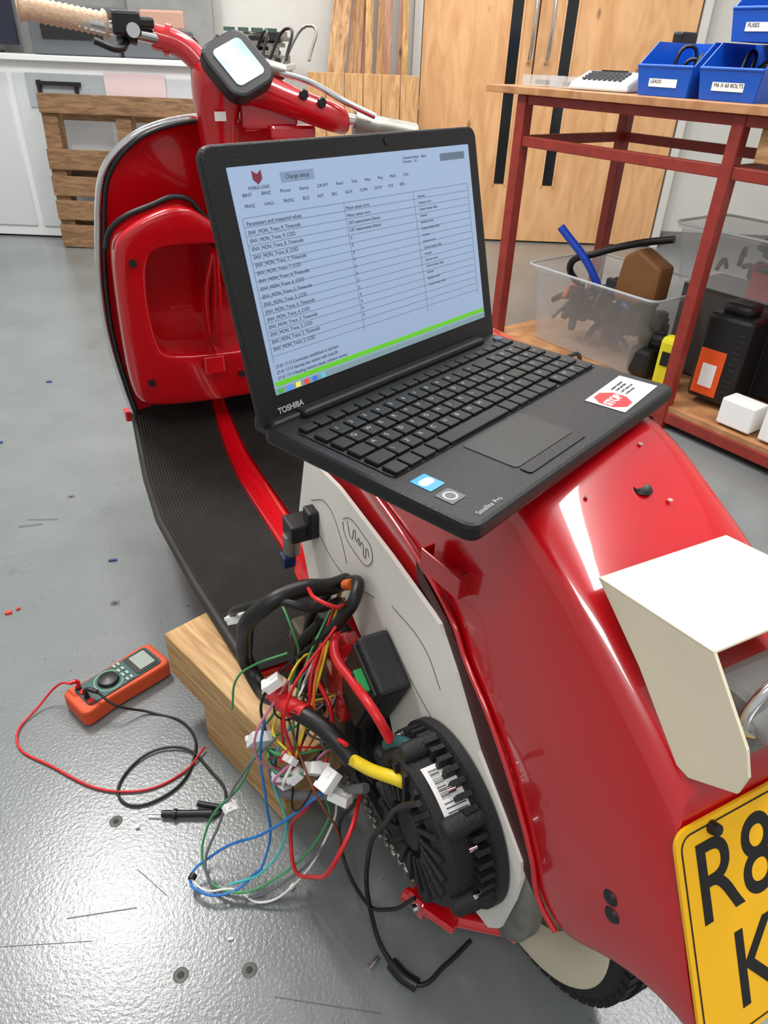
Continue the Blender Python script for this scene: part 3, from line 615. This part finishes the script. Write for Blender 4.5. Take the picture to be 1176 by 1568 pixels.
def bin_(name,x,y,z,w,d,h,parent,label):
    E=empty(name,(x,y,z),parent=parent)
    t=.004
    boxes('bin_floor',[(0,0,.003,w*.86,d*.9,.006)],BLUE,E)
    k=.43
    def wall(nm,a,b,ha,hb):
        mk(nm,[(a[0],a[1],0),(b[0],b[1],0),(b[0]*1.14,b[1]*1.08,hb),(a[0]*1.14,a[1]*1.08,ha)],[(0,1,2,3)],BLUE,E,solid=t)
    A=(-w*k,-d*.45);B=(w*k,-d*.45);C=(w*k,d*.45);D=(-w*k,d*.45)
    wall('bin_front',A,B,h*.55,h*.55);wall('bin_back',C,D,h,h)
    for nm,p,q in(('bin_left',A,D),('bin_right',B,C)):
        mk(nm,[(p[0],p[1],0),(q[0],q[1],0),(q[0]*1.14,q[1]*1.08,h),(p[0]*1.14,p[1]*.4,h),(p[0]*1.14,p[1]*1.08,h*.55)],[(0,1,2,3,4)],BLUE,E,solid=t)
    tube('bin_lip',[(-w*.49,-d*.486,h*.55),(w*.49,-d*.486,h*.55)],.005,BLUE,E)
    boxes('bin_label',[(0,-d*.475,h*.27,w*.5,.002,h*.2)],LABW,E)
    text('bin_label_text',label,.014,(-w*.22,-d*.475-.0015,h*.24),RX,INK,E)
    for i in range(4):
        tube('bin_item_%d'%i,[(random.uniform(-.06,.06),random.uniform(-.05,.05),.02),(random.uniform(-.06,.06),random.uniform(-.05,.05),random.uniform(.06,.14)),(random.uniform(-.06,.06),random.uniform(-.05,.05),.05)],.006,BLK,E)
    return E
bin_('parts_bin',.59,.16,TZ+.001,.205,.26,.145,WBn,'LEADS')
bin_('parts_bin_bolts',.815,.16,TZ+.001,.205,.26,.145,WBn,'M6 X 60 BOLTS')
bin_('parts_bin_fuses',.83,.23,TZ+.149,.205,.26,.145,WBn,'FUSES')
GP=mat('grey_plastic',(200,200,196),.5)
PH=empty('handheld_keypad',(.30,.12,TZ+.001),.15,parent=WBn)
mk('case',[(-.12,-.06,0),(.12,-.06,0),(.12,.06,0),(-.12,.06,0),(-.11,-.052,.025),(.11,-.052,.025),(.11,.052,.06),(-.11,.052,.06)],[(0,1,2,3),(4,5,6,7),(0,1,5,4),(1,2,6,5),(2,3,7,6),(3,0,4,7)],GP,PH,bevel=.008)
boxes('buttons',[(-.07+.02*i,-.034+.018*j,.036+.0061*j,.013,.011,.006) for i in range(8) for j in range(4)],mat('button_grey',(80,84,88),.5),PH)
boxes('small_display',[(0,.042,.059,.10,.010,.004)],BLK,PH)
CP=mat('clear_plastic',(215,220,222),.2,alpha=.22)
for i in range(2):
    E=empty('clear_tray',(.0+.14*i,.12,TZ+.001),parent=WBn)
    boxes('tray',[(0,0,.002,.12,.10,.003),(0,-.05,.018,.12,.002,.035),(0,.05,.018,.12,.002,.035),(-.06,0,.018,.002,.10,.035),(.06,0,.018,.002,.10,.035)],CP,E)
    boxes('tray_parts',[(random.uniform(-.04,.04),random.uniform(-.03,.03),.013,.02,.015,.014,random.random()*3) for k in range(8)],ALU,E)
E=empty('battery_charger',(.455,.36,TZ+.001),parent=WBn)
boxes('charger_body',[(-.02,0,.04,.15,.11,.08),(-.02,.02,.11,.12,.06,.06),(-.05,0,.16,.04,.09,.04)],BLK,E,bevel=.008)
def tub(name,x,y,z,w,d,h,parent,rz=0):
    E=empty(name,(x,y,z),rz,parent=parent)
    def R(k,zz):return [(a*k,b*k,zz) for a,b in rrect(w,d,.04)]
    loft('tub_wall',[R(.84,0),R(.86,.01),R(.97,h-.02),R(1.02,h-.015),R(1.03,h)],CP,E,closed=True,cap=False,solid=.003)
    mk('tub_base',R(.84,.002),[tuple(range(len(R(1,0))))],CP,E)
    tube('tub_rim',R(1.03,h),.005,mat(name+'_rim_plastic',(200,206,208),.2,alpha=.6),E,cyc=True)
    return E
T1=tub('storage_tub',.40,.30,.087,.62,.42,.30,WBn)
T2=tub('storage_tub_behind',.84,.45,.42,.50,.32,.20,WBn)
boxes('tub_stand',[(0,0,-.165,.36,.24,.33)],mat('cardboard_dark',(70,64,60),.8),T2)
TC=[mat('tool_black',(22,22,24),.5),mat('tool_blue',(30,55,110),.5),mat('tool_grey',(80,82,86),.5),mat('tool_orange',(190,80,30),.5)]
for T_,n in((T1,70),(T2,14)):
    for i in range(n):
        x,y=random.uniform(-.2,.2),random.uniform(-.12,.12);zz=random.uniform(.04,.23 if T_ is T1 else .12)
        a=random.random()*6.28;L=random.uniform(.05,.10);m=TC[random.choice((0,0,0,0,0,0,1,2,2,3))]
        if i%2:
            tube('tool_%d'%i,[(x-L*math.cos(a)*.6,y-L*.5*math.sin(a),zz),(x,y,zz+.03),(x+L*math.cos(a)*.6,y+L*.5*math.sin(a),zz+random.uniform(-.02,.05))],random.uniform(.006,.018),m,T_)
        else:
            boxes('tool_%d'%i,[(x,y,zz,L,L*.6,.05,a),(x+.02,y,zz+.02,L*.5,L*.3,.03,a+.4)],m,T_,bevel=.006)
tube('blue_pipe',[(-.27,-.10,.44),(-.12,-.05,.30),(-.02,0,.10)],.016,mat('pipe_blue',(20,70,190),.35),T1)
tube('black_hose',[(.16,.05,.46),(.02,.02,.42),(-.12,-.03,.36),(-.22,-.06,.30),(-.20,0,.2)],.014,BLK,T1)
prism('leather_pouch',[(.0,.22),(.02,.38),(.08,.42),(.20,.37),(.20,.24),(.06,.18)],.09,mat('brown_leather',(140,92,50),.6,noise=.3),T1,'xz',0,bevel=.015)
E=empty('power_tool_battery_case',(.98,.20,.087),parent=WBn,rz=.1)
boxes('case_body',[(0,0,.17,.16,.16,.30),(0,0,.335,.10,.10,.04)],BLK,E,bevel=.015)
boxes('case_orange_panel',[(-.02,-.0815,.12,.09,.003,.16)],mat('tool_brand_orange',(230,84,24),.5),E)
boxes('case_label',[(-.02,-.0835,.11,.05,.002,.08)],LABW,E)
boxes('case_vents',[(.055,-.081,.05+.02*i,.03,.003,.008) for i in range(12)],BLKM,E)
E=empty('yellow_tape_measure',(.80,.13,.087),parent=WBn,rz=.2)
boxes('tape_body',[(0,0,.10,.07,.07,.19)],mat('yellow_plastic',(220,210,30),.5),E,bevel=.02)
boxes('tape_clip',[(0,-.037,.12,.03,.004,.05)],BLK,E)
E=empty('red_parts_bin',(1.08,.46,.087),parent=WBn)
boxes('red_bin_body',[(0,-.12,.36,.36,.004,.12),(0,.12,.37,.36,.004,.16),(-.18,0,.37,.004,.24,.14),(.18,0,.37,.004,.24,.14),(0,0,.30,.36,.24,.004)],mat('red_plastic',(190,20,24),.4),E)
boxes('red_bin_crate',[(0,0,.149,.34,.22,.297)],mat('dark_crate',(36,36,40),.6),E,bevel=.01)
boxes('red_bin_contents',[(random.uniform(-.13,.13),random.uniform(-.08,.08),.36,.07,.05,.10,random.random()*3) for i in range(9)],TC[0],E,bevel=.006)
E=empty('adaptor_box',(1.15,.07,.087),parent=WBn)
boxes('white_carton',[(0,0,.05,.12,.08,.09),(.15,.02,.07,.12,.12,.13)],LABW,E,bevel=.006)
E=empty('tool_bag',(.68,.17,.087),parent=WBn)
boxes('bag_body',[(0,0,.06,.10,.10,.11),(.02,.02,.14,.07,.05,.06,.3)],BLK,E,bevel=.02)
# ================= BACKGROUND =================
def leaf(E,x0,x1,sx,hx):
    boxes('door_leaf',[((x0+x1)/2,0,1.05,x1-x0,.045,2.08)],PLY,E,bevel=.002)
    boxes('vision_panel',[(sx,-.024,1.10,.07,.004,1.45)],mat('dark_glass',(30,34,36),.1),E)
    boxes('vision_bead',[(sx-.04,-.026,1.10,.012,.008,1.47),(sx+.04,-.026,1.10,.012,.008,1.47)],PLY,E)
    tube('pull_handle',[(hx,-.02,1.08),(hx,-.07,1.10),(hx,-.07,1.5),(hx,-.02,1.52)],.012,CHR,E)
D=empty('door_1',(0,5.30,0));leaf(D,.12,.82,.69,.79)
D2=empty('door_2',(0,5.30,0));leaf(D2,.83,1.80,1.02,.90)
boxes('trim_1',[(.09,5.31,1.06,.05,.06,2.12),(1.84,5.31,1.06,.05,.06,2.12),(.96,5.31,2.14,1.8,.06,.05)],WALL)
WC=empty('white_worktop_cabinet',(-.12,5.05,0))
PW=mat('white_laminate',(230,232,232),.4)
boxes('cabinet_carcass',[(-1.72,.0,.50,2.3,.40,.98)],PW,WC,bevel=.004)
boxes('cabinet_top',[(-1.72,-.02,1.005,2.34,.46,.03)],PW,WC,bevel=.004)
boxes('cabinet_door_panels',[(-2.5,-.205,.50,.56,.015,.86),(-1.9,-.205,.50,.56,.015,.86),(-1.3,-.205,.50,.56,.015,.86)],mat('panel_white',(208,212,214),.5),WC,bevel=.006)
boxes('cabinet_ribs',[(-2.52,-.218,.2+.12*i,.14,.02,.05) for i in range(6)],mat('rib_grey',(180,186,190),.5),WC,bevel=.004)
boxes('cabinet_recess',[(-1.80,-.216,.84,.60,.006,.18)],mat('recess_grey',(170,176,180),.5),WC,bevel=.004)
boxes('cabinet_handles',[(-1.90,-.235,.88,.26,.02,.02),(-2.02,-.225,.86,.02,.03,.07),(-1.80,-.225,.86,.02,.03,.05)],BLK,WC)
boxes('cabinet_pink_note',[(-1.45,-.224,.88,.36,.004,.13)],mat('pale_pink',(222,200,200),.6),WC)
CL_=empty('electronics_scrap_pile',(0,5.0,1.022))
lst=[]
for i in range(60):
    sz=random.uniform(.02,.05);lst.append((random.uniform(-.96,-.74),random.uniform(-.1,.08),sz/2+random.choice((0,.04,.08,.11))+.001,random.uniform(.05,.2),random.uniform(.04,.1),sz,random.uniform(-.3,.3)))
boxes('metal_brackets',lst[:40],ALU,CL_,bevel=.003);boxes('dark_parts',lst[40:],BLK,CL_,bevel=.003)
boxes('circuit_boards',[(-1.0+.08*i,-.12,.16,.06,.03,.02,.2*i) for i in range(4)],mat('pcb_green',(60,84,74),.5),CL_)
E=empty('grey_equipment_case',(-1.9,5.0,1.022))
boxes('equipment_body',[(0,0,.12,.5,.3,.24),(.45,0,.07,.36,.25,.14)],mat('grey_case',(96,100,104),.6),E,bevel=.01)
boxes('equipment_panel',[(0,-.155,.14,.35,.01,.12)],BLKM,E)
boxes('equipment_boards',[(.1,.17,.30,1.3,.02,.6),(.5,.14,.22,.5,.02,.44,.05)],mat('grey_sheet',(150,150,148),.7,noise=.2),E,bevel=.002)
boxes('beige_carton',[(.52,-.12,.19,.25,.03,.09)],mat('beige_part',(190,150,130),.6),E,bevel=.01)
E=empty('dark_monitor',(-2.55,5.0,1.022),.1)
boxes('monitor_panel',[(0,0,.22,.5,.04,.36),(0,.02,.03,.1,.08,.06),(0,.02,.005,.25,.16,.01)],mat('dark_blue_panel',(30,34,52),.4),E,bevel=.004)
E=empty('timber_planks',(0,4.95,0))
for i,(x,w_,h,t) in enumerate([(-.50,.12,2.2,.10),(-.385,.06,2.3,.08),(-.325,.05,2.1,.05),(-.265,.06,2.4,.03),(-.205,.05,2.2,.0),(-.15,.07,2.3,.02),(-.08,.05,2.2,-.01),(-.02,.05,2.25,.01),(.035,.04,2.3,-.02)]):
    boxes('plank_%d'%i,[(x,.08+.02*(i%2),h/2,w_*.9,.03,h)],wood('plank%d'%i,(214-16*(i*5%4),172-16*(i*5%4),124-12*(i%3)),(150,104,66),(14,14,2)),E,bevel=.002,rot=(math.radians(-4),t,0))
boxes('crate_panel',[(-.50+.11*i,-.10,.50,.105,.02,.98) for i in range(6)]+[(-.22,-.085,.2,.66,.02,.07),(-.22,-.085,.85,.66,.02,.07)],wood('crate_wood',(214,170,118),(184,136,88),(12,12,2)),E,bevel=.002)
E=empty('wooden_pallet',(-1.61,4.60,0),0.0)
sl_=[(0,0,.79,.95,.022,.10),(0,0,.50,.95,.022,.11),(0,0,.355,.95,.022,.11),(0,0,.22,.95,.022,.11),(0,0,.07,.95,.022,.13)]
boxes('pallet_slats',sl_,PAL,E,bevel=.003,rot=(math.radians(-3),0,0))
boxes('pallet_stringers',[(-.43,.055,.42,.09,.09,.84),(0,.055,.42,.09,.09,.84),(.43,.055,.42,.09,.09,.84)],PAL,E,bevel=.003,rot=(math.radians(-3),0,0))
boxes('pallet_back_slats',[(0,.11,z,.95,.02,.09) for z in(.1,.4,.75)],PAL,E,rot=(math.radians(-3),0,0))
